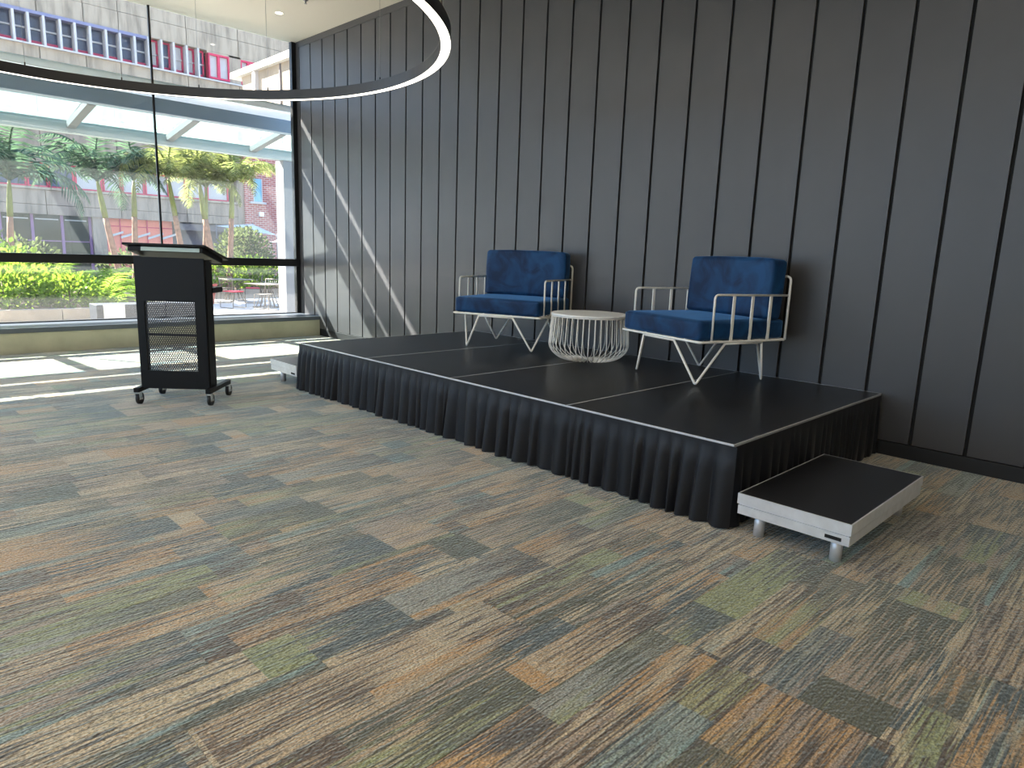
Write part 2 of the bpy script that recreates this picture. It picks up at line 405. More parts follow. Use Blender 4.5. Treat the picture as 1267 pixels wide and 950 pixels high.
# dark boarded wall
wall = struct(box('wall_back', M['gap'], XG-.05, XR, .018, .12, 0, ZC))
def board(x0, x1): # local to wall origin
    ox, oy = (XG-.05+XR)/2, .069
    b = B().box(0, x1-x0, 0, .02, .095, ZC-.075); b.obj('panel', M['board'], wall, (x0-ox, -oy, 0), None, .0015)
board(XG+.035, -3.716); board(-3.714, -3.686)
for k in range(41):
    x0 = -3.381+.3033*(k-1)
    if x0 > XR-.1: break
    board(x0+.0105, min(x0+.3033-.0105, XR))
struct(box('baseboard_back', M['base'], XG+.6, XR, -.008, .018, 0, .09, None, .002))
struct(box('trim_1', M['board'], XG+.035, XR, 0, .018, ZC-.072, ZC, None))
# left: concrete upstand, sill cap and the glass wall
struct(box('wall_left', M['conc'], XG-.06, -3.25, YF, 0, 0, .218))
struct(box('trim_2', M['cap'], XG-.1, -3.235, YF, 0, .219, .27, None, .003))
struct(box('wall_right', M['plaster'], XR, XR+.15, YF, .12, 0, ZC))
wf = struct(box('wall_front', M['plaster'], XG-.05, XR+.15, YF-.15, YF, 0, .3))
win = bpy.data.objects.new('window_1', None); COL.objects.link(win); win.location = (XG, 0, .27); struct(win)
jy = [0, -1.83, -3.66, -5.5, -7.33, -9.16, YF]
for a, b_ in zip(jy[1:], jy[:-1]):
    for z0, z1 in ((.01, .665), (.76, ZC-.27)):
        B().box(-.006, .006, a+.009, b_-.009 if b_ else -.06, z0, z1-.002).obj('pane', M['glass'], win)
    if a > YF: B().box(-.012, .012, a-.011, a+.011, .76, ZC-.27).obj('joint', M['blackframe'], win)
B().box(-.035, .045, YF, -.0, .662, .764).obj('rail', M['blackframe'], win, None, None, .003)
B().box(-.04, .03, -.06, 0, 0, ZC-.27).obj('frame_post', M['blackframe'], win, None, None, .002)
B().box(-.03, .03, YF, -.06, 0, .012).obj('bottom_track', M['blackframe'], win)
# assumed, unseen glazed bay, added for daylight from behind the camera
w2 = bpy.data.objects.new('added_window', None); COL.objects.link(w2); w2.location = (0, YF-.07, .3); struct(w2)
XW2 = 5.35
for i in range(5):
    x0 = XG+i*1.83; x1 = x0+1.83
    B().box(x0+.03, x1-.03, -.006, .006, .03, ZC-.33).obj('pane', M['glass'], w2)
    B().box(x0-.03, x0+.03, -.04, .04, 0, ZC-.3).obj('mullion', M['blackframe'], w2)
B().box(XG, XW2, -.04, .04, 0, .03).obj('bottom_track', M['blackframe'], w2)
struct(box('wall_front', M['plaster'], XW2, XR+.15, YF-.15, YF, .3, ZC))
# storey overhang above the glass wall, with its slotted sunshade
struct(box('trim_3', M['ceil'], XG-1.52, XG-.02, YF, 1.0, 4.62, 4.80))
struct(box('trim_4', M['steel'], XG-2.05, XG-1.64, YF, 1.0, 4.50, 4.615))

# ------------------------------------------------------------------ stage
st = thing('stage', 'low black modular stage with a pleated black skirt, along the dark boarded wall', 'stage', (2, -1, 0))
def rect_ring(x0, x1, y0, y1, z0, z1, t):
    b = B(); b.box(x0, x1, y0, y0+t, z0, z1); b.box(x0, x1, y1-t, y1, z0, z1); b.box(x0, x0+t, y0+t, y1-t, z0, z1); b.box(x1-t, x1, y0+t, y1-t, z0, z1); return b
for i in range(4):
    a, c = -2+i+.0012, -1+i-.0012
    d = B().box(a+.004, c-.004, -.996, .984, .31, .3995).obj('deck_board', M['deck'], st)
    rect_ring(a, c, -1.0, .988, .31, .40, .004).obj('edge_frame', M['alu'], d)
    for lx in (a+.06, c-.06):
        for ly in (-.9, .88): B().tube([(lx, ly, 0), (lx, ly, .312)], .022, 10).obj('leg', M['alu'], st)
def skirt(length, seed, amp=1.0, nper=11.5):
    r = random.Random(seed); n = int(length*260); rows = 12
    # irregular pleats: list of pleat edges
    xs = [0]
    while xs[-1] < length: xs.append(xs[-1]+r.uniform(.045, .115))
    sc = length/xs[-1]; xs = [x*sc for x in xs]; np_ = len(xs)-1
    dep = [r.uniform(.55, 1.25) for _ in range(np_)]; lean = [r.uniform(-.03, .03) for _ in range(np_+1)]; lean[0] = lean[-1] = 0; sh = [r.uniform(.25, .6) for _ in range(np_)]
    mid = [r.uniform(.2, 1) for _ in range(np_)]
    b = B(); vs = []; j = 0
    for i in range(n+1):
        x = length*i/n
        while j < np_-1 and x > xs[j+1]: j += 1
        t = min(1, max(0, (x-xs[j])/(xs[j+1]-xs[j]))); k = sh[j]
        prof = (t/k) if t < k else ((1-t)/(1-k))
        prof = math.sin(prof*PI/2)**1.1*dep[j]
        ln = lean[j]*(1-t)+lean[j+1]*t
        for q in range(rows+1):
            s_ = q/rows; z = .392-.386*s_
            if s_ < .09: d = .004
            else:
                e = (s_-.09)/.91; d = .004+(.014*min(1, e*6)+.038*e**.9*(.6+.4*mid[j]))*prof*amp
            vs.append((x+ln*max(0, s_-.1)*1.0, -d, z))
    fs = []
    for i in range(n):
        for q in range(rows):
            a = i*(rows+1)+q; fs.append((a, a+1, a+rows+2, a+rows+1))
    b.add(vs, fs, True); return b
skirt(4.03, 3).obj('skirt', M['skirt'], st, (-2.012, -1.003, 0))
skirt(1.97, 5, .45).obj('skirt', M['skirt'], st, (2.004, -1.0, 0), (0, 0, PI/2))

# ------------------------------------------------------------------ steps
def make_step(loc, label):
    t = thing('stage_step', label, 'step', loc, 0, 'low stage steps')
    hx, hy = .2425, .4875
    B().box(-hx+.006, hx-.006, -hy+.006, hy-.006, .17, .2).obj('tread', M['deck'], t)
    fr = B()
    for (a, c, d, e) in ((-hx, hx, -hy, -hy+.006), (-hx, hx, hy-.006, hy), (-hx, -hx+.006, -hy+.006, hy-.006), (hx-.006, hx, -hy+.006, hy-.006)):
        fr.box(a, c, d, e, .152, .2)
    for (a, c, d, e) in ((-hx+.004, hx-.004, -hy+.004, -hy+.03), (-hx+.004, hx-.004, hy-.03, hy-.004), (-hx+.004, -hx+.03, -hy+.03, hy-.03), (hx-.03, hx-.004, -hy+.03, hy-.03)):
        fr.box(a, c, d, e, .105, .146)
    for (a, c, d, e) in ((-hx+.009, hx-.009, -hy+.009, -hy+.03), (-hx+.009, hx-.009, hy-.03, hy-.009), (-hx+.009, -hx+.03, -hy+.03, hy-.03), (hx-.03, hx-.009, -hy+.03, hy-.03)):
        fr.box(a, c, d, e, .146, .152)
    fr.obj('frame', M['alu'], t)
    B().box(hx-.1, hx-.035, -hy+.001, -hy+.006, .118, .132).obj('latch_slot', M['gap'], t)
    for sx_ in (-1, 1):
        for sy_ in (-1, 1): B().tube([(sx_*(hx-.075), sy_*(hy-.085), 0), (sx_*(hx-.075), sy_*(hy-.085), .108)], .024, 14).obj('leg', M['alu'], t)
    return t
s1 = make_step((4.3025, -1.555, 0), 'low black step with silver edge at the right end of the stage, in the foreground')
dup(s1, (-.2475, -1.555, 0), 0, 'low step with pale silver front peeking past the far left end of the stage')

# ------------------------------------------------------------------ armchairs
def cushion(sx_, sy_, sz_, r, puff, seg=10):
    """rounded box, puffed faces, origin at centre"""
    h = Vector((sx_/2, sy_/2, sz_/2)); b = B()
    bm = bmesh.new(); bmesh.ops.create_cube(bm, size=2); bmesh.ops.subdivide_edges(bm, edges=bm.edges[:], cuts=seg*2-1, use_grid_fill=True)
    def warp(t): return math.copysign(abs(t)**.6, t)
    for v in bm.verts:
        c = Vector((warp(v.co.x), warp(v.co.y), warp(v.co.z)))
        p = Vector((c.x*h.x, c.y*h.y, c.z*h.z))
        q = Vector(tuple(max(-h[i]+r, min(h[i]-r, p[i])) for i in range(3)))
        d = p-q
        if d.length > 1e-9:
            p = q+d.normalized()*r
        ax = max(range(3), key=lambda i: abs(v.co[i]))
        o = [i for i in range(3) if i != ax]
        k = (1-v.co[o[0]]**2)*(1-v.co[o[1]]**2)
        p[ax] += math.copysign(puff*k, v.co[ax])*(1 if ax != 2 or sz_ > .2 or v.co[2] > 0 else 0)
        v.co = p
    bm.verts.index_update()
    b.add([v.co.copy() for v in bm.verts], [tuple(v.index for v in f.verts) for f in bm.faces], True); bm.free(); return b
def make_chair(label, loc, rz):
    t = thing('armchair', label, 'chair', loc, rz, 'blue velvet armchairs on the stage')
    W, D, Z = .40, .385, .30; R = .0085
    B().tube(fillet([(-W, 0, Z), (-W, -D, Z), (W, -D, Z), (W, D, Z), (-W, D, Z), (-W, .01, Z)], .02), R).obj('seat_frame', M['rod'], t)
    sl = B()
    for yy in (-.19, 0, .19): sl.box(-W, W, yy-.015, yy+.015, Z-.002, Z+.006)
    sl.obj('seat_slats', M['rod'], t)
    cushion(.775, .765, .128, .022, .008).obj('seat_cushion', M['velvet'], t, (0, -.005, Z+.0085+.064))
    bc = cushion(.77, .15, .40, .024, .010).obj('back_cushion', M['velvet'], t, (0, .275, Z+.137+.20), (-.06, 0, 0))
    for s in (-1, 1):
        x = s*(W-.004)
        a = B().tube(fillet([(x, -.285, Z), (x, -.285, Z+.30), (x, D, Z+.30)], .03), R*.9).obj('arm_frame', M['rod'], t)
        for k in range(1, 4):
            y = -.285+.67*k/4
            B().box(x-.004, x+.004, y-.0105, y+.0105, Z, Z+.30).obj('spindle', M['rod'], a)
    B().tube(fillet([(-W, D, Z), (-W, D, Z+.425), (W, D, Z+.425), (W, D, Z)], .035), R).obj('back_frame', M['rod'], t)
    F = .305; A = .155; Bs = .165
    for sx_ in (-1, 1):
        for sy_ in (-1, 1):
            pts = [(sx_*A, sy_*(D-.002), Z-.010), (sx_*F, sy_*F, .0085), (sx_*(W-.002), sy_*Bs, Z-.010)]
            B().tube(fillet(pts, .018), R*.95).obj('leg', M['rod'], t)
    for s in (-1, 1):
        B().tube([(-A, s*(D-.002), Z-.0125), (A, s*(D-.002), Z-.0125)], R*.95).obj('leg_brace', M['rod'], t)
        B().tube([(s*(W-.002), -Bs, Z-.0125), (s*(W-.002), Bs, Z-.0125)], R*.95).obj('leg_brace', M['rod'], t)
    return t
c1 = make_chair('blue velvet armchair left of the white wire table, nearer the windows', (1.083, -.515, .40), math.radians(21.5))
dup(c1, (2.916, -.470, .40), math.radians(-16.5), 'blue velvet armchair right of the white wire table, nearer the front step')

# ------------------------------------------------------------------ wire side table
tb = thing('side_table', 'round white wire side table between the two blue armchairs', 'table', (1.975, -.55, .40))
B().lathe([(.298, .352), (.308, .354), (.308, .366), (.304, .37)], 64).obj('tabletop', M['top'], tb)
wp = fillet([(.300, 0, .354), (.320, 0, .085), (.225, 0, .0045), (.03, 0, .0045)], .08, 6)
wm = B().tube(wp, .0036, 6).mesh('wire', M['rod'])
for k in range(42): link('wire', wm, tb, None, (0, 0, 2*PI*k/42))
B().tube([(.032*math.cos(a*PI/12), .032*math.sin(a*PI/12), .0065) for a in range(24)], .005, 6, True).obj('hub_ring', M['rod'], tb)
B().tube([((.301)*math.cos(a*PI/32), (.301)*math.sin(a*PI/32), .349) for a in range(64)], .005, 6, True).obj('rim_ring', M['rod'], tb)

# ------------------------------------------------------------------ lectern (x along its front, +y away from the audience)
lc = thing('lectern', 'black wheeled lectern with a perforated mesh front and sloping top, by the windows', 'lectern', (-.092, -2.936, 0), math.atan2(.743, .669))
for s in (-1, 1):
    B().box(s*.262-.019, s*.262+.019, -.215, .215, .096, .13).obj('base_rail', M['lblack'], lc, None, None, .003)
    B().box(s*.246-.010, s*.246+.010, -.135, -.01, .122, 1.085).obj('side_panel', M['lblack'], lc, None, None, .004)
fp = B(); y0, y1 = -.15, -.136
x0, x1, z0, z1 = -.195, .172, .255, .775
fp.box(-.25, x0, y0, y1, .118, 1.095); fp.box(x1, .25, y0, y1, .118, 1.095); fp.box(x0, x1, y0, y1, .118, z0); fp.box(x0, x1, y0, y1, z1, 1.095)
fp.obj('front_panel', M['lblack'], lc)
# perforated sheet: staggered hexagonal holes
ps = B(); p = .0165; rows = int((z1-z0)/(p*.866)); cols = int((x1-x0)/p)
vs, fs = [], []
for j in range(rows+1):
    for i in range(cols+1):
        cx = x0+i*p+(p/2 if j % 2 else 0); cz = z0+j*p*.866
        k = len(vs)
        for rr in (p*.577, p*.36):
            for q in range(6):
                a = PI/6+q*PI/3
                vs.append((min(x1, max(x0, cx+rr*math.cos(a))), -.139, min(z1, max(z0, cz+rr*math.sin(a)))))
        for q in range(6): fs.append((k+q, k+(q+1) % 6, k+6+(q+1) % 6, k+6+q))
ps.add(vs, fs); ps.obj('mesh_screen', M['mesh'], lc)
B().box(-.236, .236, -.02, -.012, .5, .522).obj('rear_rail', M['lblack'], lc)
B().box(-.236, .236, -.1, -.01, .122, .135).obj('bottom_shelf', M['lblack'], lc)
B().box(-.236, .262, -.03, .175, .838, .878).obj('shelf', M['lblack'], lc, None, None, .003)
tp = B().box(-.292, .292, -.225, .255, 0, .016); tpo = tp.obj('reading_top', M['lblack'], lc, (0, 0, 1.132), (-.21, 0, 0), .003)
B().box(-.265, .265, -.195, .20, -.038, 0).obj('top_tray', M['lblack'], tpo, None, None, .004)
B().box(-.17, .243, -.1985, -.1955, -.034, -.006).obj('trim_strip', M['strip'], tpo)
B().box(-.25, .25, .25, .262, .016, .03).obj('paper_lip', M['alu'], tpo)
for sx_ in (-1, 1):
    for sy_ in (-1, 1):
        x, y = sx_*.262, sy_*.188
        c = B().box(x-.018, x+.018, y-.02, y+.02, .084, .096)
        c.box(x-.017, x-.0135, y-.012, y+.03, .036, .086); c.box(x+.0135, x+.017, y-.012, y+.03, .036, .086)
        co = c.obj('caster', M['chrome'], lc)
        wv = B().tube([(x-.012, y+.024, .044), (x+.012, y+.024, .044)], .044, 24); wv.obj('wheel', M['rubber'], co)
        B().tube([(x-.019, y+.024, .044), (x+.019, y+.024, .044)], .012, 10).obj('hub', M['chrome'], co)

# ------------------------------------------------------------------ ring pendant
rg = thing('ring_pendant', 'large dark ring pendant light with a glowing underside, hanging near the windows', 'light', (.009, -3.381, 2.6))
RO, RI, ZH = 2.30, 2.228, .088
B().lathe([(RI+.004, .004), (RI, .0), (RI, ZH), (RO, ZH), (RO, 0), (RO-.004, .004)], 160, smooth=False, caps=False).obj('housing', M['ringm'], rg)
ann = B(); n = 160; vs = []
for r in (RI+.003, RO-.003): vs += [(r*math.cos(2*PI*k/n), r*math.sin(2*PI*k/n), .003) for k in range(n)]
ann.add(vs, [(k, (k+1) % n, n+(k+1) % n, n+k) for k in range(n)]); ann.obj('diffuser', M['led'], rg)
for a in (180, 161, 144, 127, 93, 43, 15, -20, -60, -100, -140):
    a = math.radians(a); x, y = (RO-.036)*math.cos(a), (RO-.036)*math.sin(a)
    B().tube([(x, y, ZH), (x, y, ZC-2.6)], .0016, 5).obj('suspension_wire', M['wire'], rg)
    B().tube([(x, y, ZH), (x, y, ZH+.03)], .006, 8).obj('wire_grip', M['ringm'], rg)
a = math.radians(41); x, y = (RO-.04)*math.cos(a), (RO-.04)*math.sin(a)
B().tube([(x, y, ZH-.01), (x+.02, y-.02, .35), (x-.01, y+.01, .7), (x+.01, y, ZC-2.6)], .007, 8).obj('power_cord', M['cord'], rg)

# ------------------------------------------------------------------ ceiling fittings
def downlight(x, y, label, group=None):
    t = thing('downlight', label, 'light', (x, y, ZC), 0, group)
    B().lathe([(.038, -.001), (.05, -.004), (.052, 0)], 20, caps=False).obj('trim_ring', M['white'], t)
    B().lathe([(.036, -.002), (.001, -.002)], 20).obj('lamp_face', M['lamp'], t)
    return t
def lamp(x, y, W):  # area light hung under each added downlight
    ld = bpy.data.lights.new('lamp', 'AREA'); ld.shape = 'DISK'; ld.size = .14; ld.energy = W; ld.color = (1, .89, .75); ld.spread = math.radians(165)
    lo = bpy.data.objects.new('lamp', ld); COL.objects.link(lo); return lo
downlight(-2.82, -.70, 'small white recessed downlight in the cream ceiling near the window corner')
sp = thing('sprinkler', 'tiny dark sprinkler head in the cream ceiling near the dark wall', 'sprinkler', (-2.17, -.71, ZC))
B().lathe([(.03, 0), (.03, -.006), (.012, -.012), (.008, -.035), (.016, -.038), (.016, -.041)], 16).obj('head', M['wire'], sp)
for x in (-.5, 1.6, 3.7, 5.8, 7.6):  # unseen downlight grid, added to light the foreground
    for y in (-3.4, -5.4, -7.4, -9.2):
        t = downlight(x, y, 'added unseen downlight in the ceiling over the open carpet', 'added unseen downlights over the open carpet')
        lo = lamp(x, y, FILL_W); lo.parent = t; lo.location = (0, 0, -.012)

# ------------------------------------------------------------------ outdoors: ground, canopy
struct(box('ground', M['pave'], -60, XG-.07, -40, 40, G-.3, G))
cn = thing('glass_canopy', 'steel and glass canopy sloping up to the window wall outside', 'canopy', (-4.6, 0, G))
oz = -G
B().box(-.02, .16, -9, 2.6, 2.835+oz, 3.02+oz).obj('beam', M['steel'], cn, None, None, .004)        # X -4.62..-4.44
B().box(-1.22, -1.06, -9, 2.6, 2.60+oz, 2.72+oz).obj('beam', M['steel2'], cn, None, None, .004)      # X -5.82..-5.66
B().box(-1.20, -1.12, -9, 2.6, 2.722+oz, 2.765+oz).obj('edge_rail', M['steel2'], cn)
yr = [-2.28+1.25*k for k in range(-5, 4)]
for y in yr:
    vsx = [(-1.07, 2.66), (-1.07, 2.74), (-.02, 2.90), (-.02, 2.83)]
    b = B(); vv = [(x, y+s*.05, z+oz) for s in (-1, 1) for x, z in vsx]
    b.add(vv, [(0, 1, 2, 3), (7, 6, 5, 4), (0, 4, 5, 1), (1, 5, 6, 2), (2, 6, 7, 3), (3, 7, 4, 0)]); b.obj('rafter', M['rafter'], cn)
for a, c in zip(yr[:-1], yr[1:]):
    b = B(); vv = [(x, y, z+oz+dz) for dz in (0, .012) for x, z in ((-1.2, 2.768), (.16, 3.022)) for y in (a+.008, c-.008)]
    b.add(vv, [(0, 2, 3, 1), (4, 5, 7, 6), (0, 1, 5, 4), (2, 6, 7, 3), (0, 4, 6, 2), (1, 3, 7, 5)]); b.obj('glass_panel', M['cglass'], cn)
b = B(); vv = [(x, y, z+oz+dz) for dz in (0, .01) for x, z in ((.25, 2.997), (.62, 3.06)) for y in (-9, 2.6)]
b.add(vv, [(0, 2, 3, 1), (4, 5, 7, 6), (0, 1, 5, 4), (2, 6, 7, 3), (0, 4, 6, 2), (1, 3, 7, 5)]); b.obj('flashing', M['poly'], cn)
B().box(.60, .66, -9, 2.6, 3.03+oz, 3.12+oz).obj('wall_plate', M['palesteel'], cn)
B().box(-1.36, -1.08, .74, 1.02, 0, 2.60+oz).obj('post', M['post'], cn, None, None, .005)
B().box(-1.36, -1.08, -5.3, -5.02, 0, 2.60+oz).obj('post', M['post'], cn, None, None, .005)

# neighbouring roof gable beyond the canopy's right end
gb = thing('gable_roof', 'white roof edge over a beige gable wall, above the right end of the canopy', 'roof', (-6, 1.6, G))
def slab_y(b, pts, y0, y1):
    n = len(pts); vv = [(x, y, z) for y in (y0, y1) for x, z in pts]
    b.add(vv, [tuple(range(n)), tuple(reversed(range(n, 2*n)))]+[(i, i+n, (i+1) % n+n, (i+1) % n) for i in range(n)]); return b

# ------------------------------------------------------------------ concrete building across the court
XB = -24.0  # facade, palm and cafe positions below were worked out from image pixels
bd = thing('concrete_building', 'long stained concrete building with red window frames across the courtyard', 'building', (-32, 3.84, -.897))
bd.scale = (1.272,)*3  # building scaled about the camera, through this factor and the root location
def bx(name, m, x0, x1, y0, y1, z0, z1, parent=bd): return B().box(x0-XB, x1-XB, y0-2, y1-2, z0-G, z1-G).obj(name, m, parent)
def bxs(name, m, x0, x1, y0, y1, z0, z1, parent): return B().box(x0-XB, x1-XB, y0-2, y1-2, z0-G, z1-G).obj(name, m, parent)
bx('core', M['shade'], XB-8, XB-.6, -9, 16, G, 10.4)
lowY = [-9, -6.5, -4, -1.5, 1.0, 3.4, 5.8, 8.05]
for a, c in zip(lowY[:-1], lowY[1:]):
    bx('wall_panel', M['fconc2'], XB-.6, XB, a+.012, c-.012, 2.36, 2.86)
    bx('wall_panel', M['fconc2'], XB-.6, XB, a+.012, c-.012, 2.02, 2.345)
    bx('wall_panel', M['fconc2'], XB-.6, XB-.05, a+.012, c-.012, 3.80, 5.3)
    bx('wall_panel', M['fconc2'], XB-.6, XB-.05, a+.012, c-.012, 5.32, 7.0)
bx('ledge', M['fconc'], XB-.6, XB+.06, -9, 8.05, 2.87, 2.95)
bx('corner_pier', M['fconc2'], XB-.6, XB+.02, 7.86, 8.15, 2.02, 3.8)
# first-floor windows: red frames, pale blinds
y = -8.9; k = 0
while y < 7.6:
    wd = (.62, .80, .88)[k % 3]; y2 = min(y+wd, 7.84)
    f = rect_ring(0, 0, 0, 0, 0, 0, 0); f = B(); X0 = -.32; X1 = -.24
    f.box(X0, X1, y-2, y2-2, 2.955-G, 3.02-G); f.box(X0, X1, y-2, y2-2, 3.74-G, 3.80-G)
    f.box(X0, X1, y-2, y-2+.055, 3.02-G, 3.74-G); f.box(X0, X1, y2-2-.055, y2-2, 3.02-G, 3.74-G)
    fo = f.obj('window', M['red'], bd)
    bxs('pane', M['wglass'] if y < 1.6 else M['wblind'], XB-.34, XB-.30, y+.055, y2-.055, 3.02, 3.74, fo)
    y = y2+.02; k += 1
# ground floor glazing, pier, panes coloured orange as a lit interior, dark recess
gm = [-8.9, -7.4, -5.9, -4.4, -2.9, -1.3, -.37, .56, 1.47, 2.36]
for a, c in zip(gm[:-1], gm[1:]):
    f = B().box(-.30, -.18, c-2-.045, c-2+.045, 0, 2.02-G); f.box(-.26, -.20, a-2+.045, c-2-.045, 1.08-G, 1.12-G); fo = f.obj('window', M['mauve'], bd)
    bxs('pane', M['gglass'], XB-.28, XB-.24, a+.045, c-.045, G, 2.02, fo)
    bxs('ceiling_strip', M['wblind'], XB-.24, XB-.235, a+.1, c-.1, 1.84, 1.88, fo)
bx('pier', M['fconc2'], XB-.6, XB-.05, 2.42, 2.86, G, 2.02)
for i in range(5):
    a = 2.88+i*.48; c = a+.48
    f = B().box(-.3, -.22, a-2, a-2+.04, .2-G, 2.02-G); f.box(-.3, -.22, a-2+.04, c-2, 1.72-G, 1.75-G); fo = f.obj('window', M['red'], bd)
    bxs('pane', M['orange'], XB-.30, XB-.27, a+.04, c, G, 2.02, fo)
    b = B(); b.add([(x, yy-2, z-G) for x in (-.2, -.17) for yy, z in ((a+.02, 1.28), (c+.1, 1.48), (c+.1, 1.56), (a+.02, 1.36))], [(3, 2, 1, 0), (4, 5, 6, 7), (0, 1, 5, 4), (1, 2, 6, 5), (2, 3, 7, 6), (3, 0, 4, 7)]); b.obj('slanted_strip', M['wblind'], fo)  # pale slanted strip across each orange pane
bx('recess_wall', M['shade'], XB-.58, XB-.5, 5.3, 8.15, G, 2.02)
bx('awning_beam', M['joint'], XB-.2, XB+.1, 5.3, 8.15, 1.70, 1.95)
# upper floors
upY = [-9, -6.4, -3.9, -1.4, 1.2, 2.6, 3.72, 6.1, 8.14, 10.4, 13, 16]
for a, c in zip(upY[:-1], upY[1:]):
    bx('wall_panel', M['fconc'], XB-.6, XB, a+.012, c-.012, 7.02, 7.62)
    bx('wall_panel', M['fconc'], XB-.6, XB, a+.012, c-.012, 8.74, 9.365)
    bx('wall_panel', M['fconc'], XB-.6, XB-.03, a+.012, c-.012, 9.385, 10.4)
bx('ledge', M['fin'], XB-.6, XB+.12, -9, 16, 7.62, 7.67)
bx('lintel', M['lintel'], XB-.6, XB+.05, -9, 4.7, 8.63, 8.735)
fy = [.505+.4645*(i-20) for i in range(20)]+[.505, .926, 1.371, 1.852, 2.295, 2.763, 3.269, 3.721, 4.213, 4.688, 5.146, 5.586, 6.066, 6.495, 6.86]
fy = [v for v in fy if v > -6]
for i, (a, c) in enumerate(zip(fy[:-1], fy[1:])):
    late = a > 4.6
    bx('fin', M['fin'], XB-.4, XB+.1, a-.035, a+.035, 7.67, 8.63 if not late else 8.72)
    f = B(); X0, X1 = -.34, -.24; top = 8.63-G if not late else 8.72-G
    f.box(X0, X1, a-2+.04, c-2-.04, 7.68-G, 7.83-G)
    if late: f.box(X0, X1, a-2+.04, c-2-.04, top-.06, top); f.box(X0, X1, c-2-.10, c-2-.04, 7.76-G, top-.06)
    fo = f.obj('window', M['red'], bd)
    bxs('pane', M['wglass'] if not late or i % 3 == 0 else M['wblind'], XB-.34, XB-.3, a+.04, c-.04, 7.76, top+G-.06 if late else top+G, fo)
    bxs('transom', M['fin'], XB-.3, XB-.24, a+.04, c-.04, 8.18, 8.23, fo)
for a, c in ((6.92, 7.32), (7.32, 7.75), (8.22, 8.55), (8.55, 8.9), (9.4, 9.8), (9.8, 10.2)):
    f = B(); X0, X1 = -.34, -.0
    f.box(X0, X1, a-2, c-2, 7.72-G, 7.79-G); f.box(X0, X1, a-2, c-2, 8.6-G, 8.67-G); f.box(X0, X1, a-2, a-2+.05, 7.79-G, 8.6-G); f.box(X0, X1, c-2-.05, c-2, 7.79-G, 8.6-G)
    fo = f.obj('window', M['red'], bd); bxs('pane', M['wblind'], XB-.3, XB-.1, a+.05, c-.05, 7.79, 8.6, fo)
for a, c in ((7.75, 8.22), (8.9, 9.4), (10.2, 16)): bx('wall_panel', M['fconc'], XB-.6, XB, a, c, 7.67, 8.735)
bx('wall_panel', M['fconc'], XB-.6, XB, 6.86, 10.2, 8.67, 8.735)

# red brick wing
bk = thing('brick_building', 'red brick building at the right end of the courtyard, behind the white canopy post', 'building', (-32, 15.27, -.897))
bk.scale = (1.272,)*3  # brick wing enlarged and pushed back about the camera by the same factor
def kx(name, m, x0, x1, y0, y1, z0, z1, parent=bk): return B().box(x0-XB, x1-XB, y0-11, y1-11, z0-G, z1-G).obj(name, m, parent)
kx('brick_wall', M['brick'], XB-.55, XB+.12, 8.16, 15, G, 6.9)
for a in (8.55, 9.75, 10.95):
    f = B().box(.12, .16, a-11-.03, a-11, 3.05-G, 4.0-G); f.box(.12, .16, a-11+.34, a-11+.37, 3.05-G, 4.0-G); fo = f.obj('window', M['fin'], bk)
    kx('pane', M['bluepane'], XB+.12, XB+.13, a, a+.34, 3.05, 4.0, fo)
    kx('window_sill', M['fin'], XB+.12, XB+.24, a-.2, a+.5, 2.96, 3.04, fo)
kx('wall_light', M['white'], XB+.12, XB+.25, 8.74, 8.92, 2.44, 2.62)

# gable pieces

g = slab_y(B(), [(-3.66, 5.05), (2.2, 5.06), (2.2, 5.20), (-3.62, 5.16)], 0, .25); g.obj('roof_edge', M['roof'], gb)
g = slab_y(B(), [(-3.0, 3.6), (2.2, 3.6), (2.2, 5.06), (-3.3, 5.05)], .1, .2); g.obj('gable_wall', M['fconc'], gb)
B().box(-2.65, -2.53, .02, .1, 3.6, 5.05).obj('pilaster', M['fin'], gb)
B().box(1.9, 2.1, .1, .2, 0, 3.6).obj('post', M['fin'], gb)
for dx in (-1.6, -.4, .8): B().box(dx, dx+.03, .07, .1, 3.6, 5.04).obj('joint', M['joint'], gb)

# shade sails
def sail(label, P, loc):
    t = thing('shade_sail', label, 'shade sail', loc, 0, 'white shade sails by the brick wall')
    a, b_, c = [Vector(p) for p in P]; n = 8; vs = []; idx = {}; fs = []
    for i in range(n+1):
        for j in range(n+1-i):
            u, v = i/n, j/n; p = a*(1-u-v)+b_*u+c*v; s = 27*u*v*(1-u-v)
            idx[i, j] = len(vs); vs.append(p-Vector((0, 0, .12*s)))
    for i in range(n):
        for j in range(n-i):
            fs.append((idx[i, j], idx[i+1, j], idx[i, j+1]))
            if j < n-i-1: fs.append((idx[i+1, j], idx[i+1, j+1], idx[i, j+1]))
    o = B().add(vs, fs, True).obj('cloth', M['sail'], t); s = o.modifiers.new('thickness', 'SOLIDIFY'); s.thickness = .012
    for p in (a, b_, c): B().tube([(p.x, p.y, 0), (p.x, p.y, p.z+.05)], .025, 8).obj('pole', M['shade'], t)
sail('white shade sail in front of the brick wall, further from the canopy post', [(-.6, -1.1, 2.36), (.7, .75, 2.08), (-.9, .5, 2.5)], (-21.6, 7.3, G))
sail('white shade sail right beside the canopy post', [(.4, -.75, 1.78), (-.2, .65, 2.2), (.6, 1.2, 1.95)], (-20.6, 8.2, G))

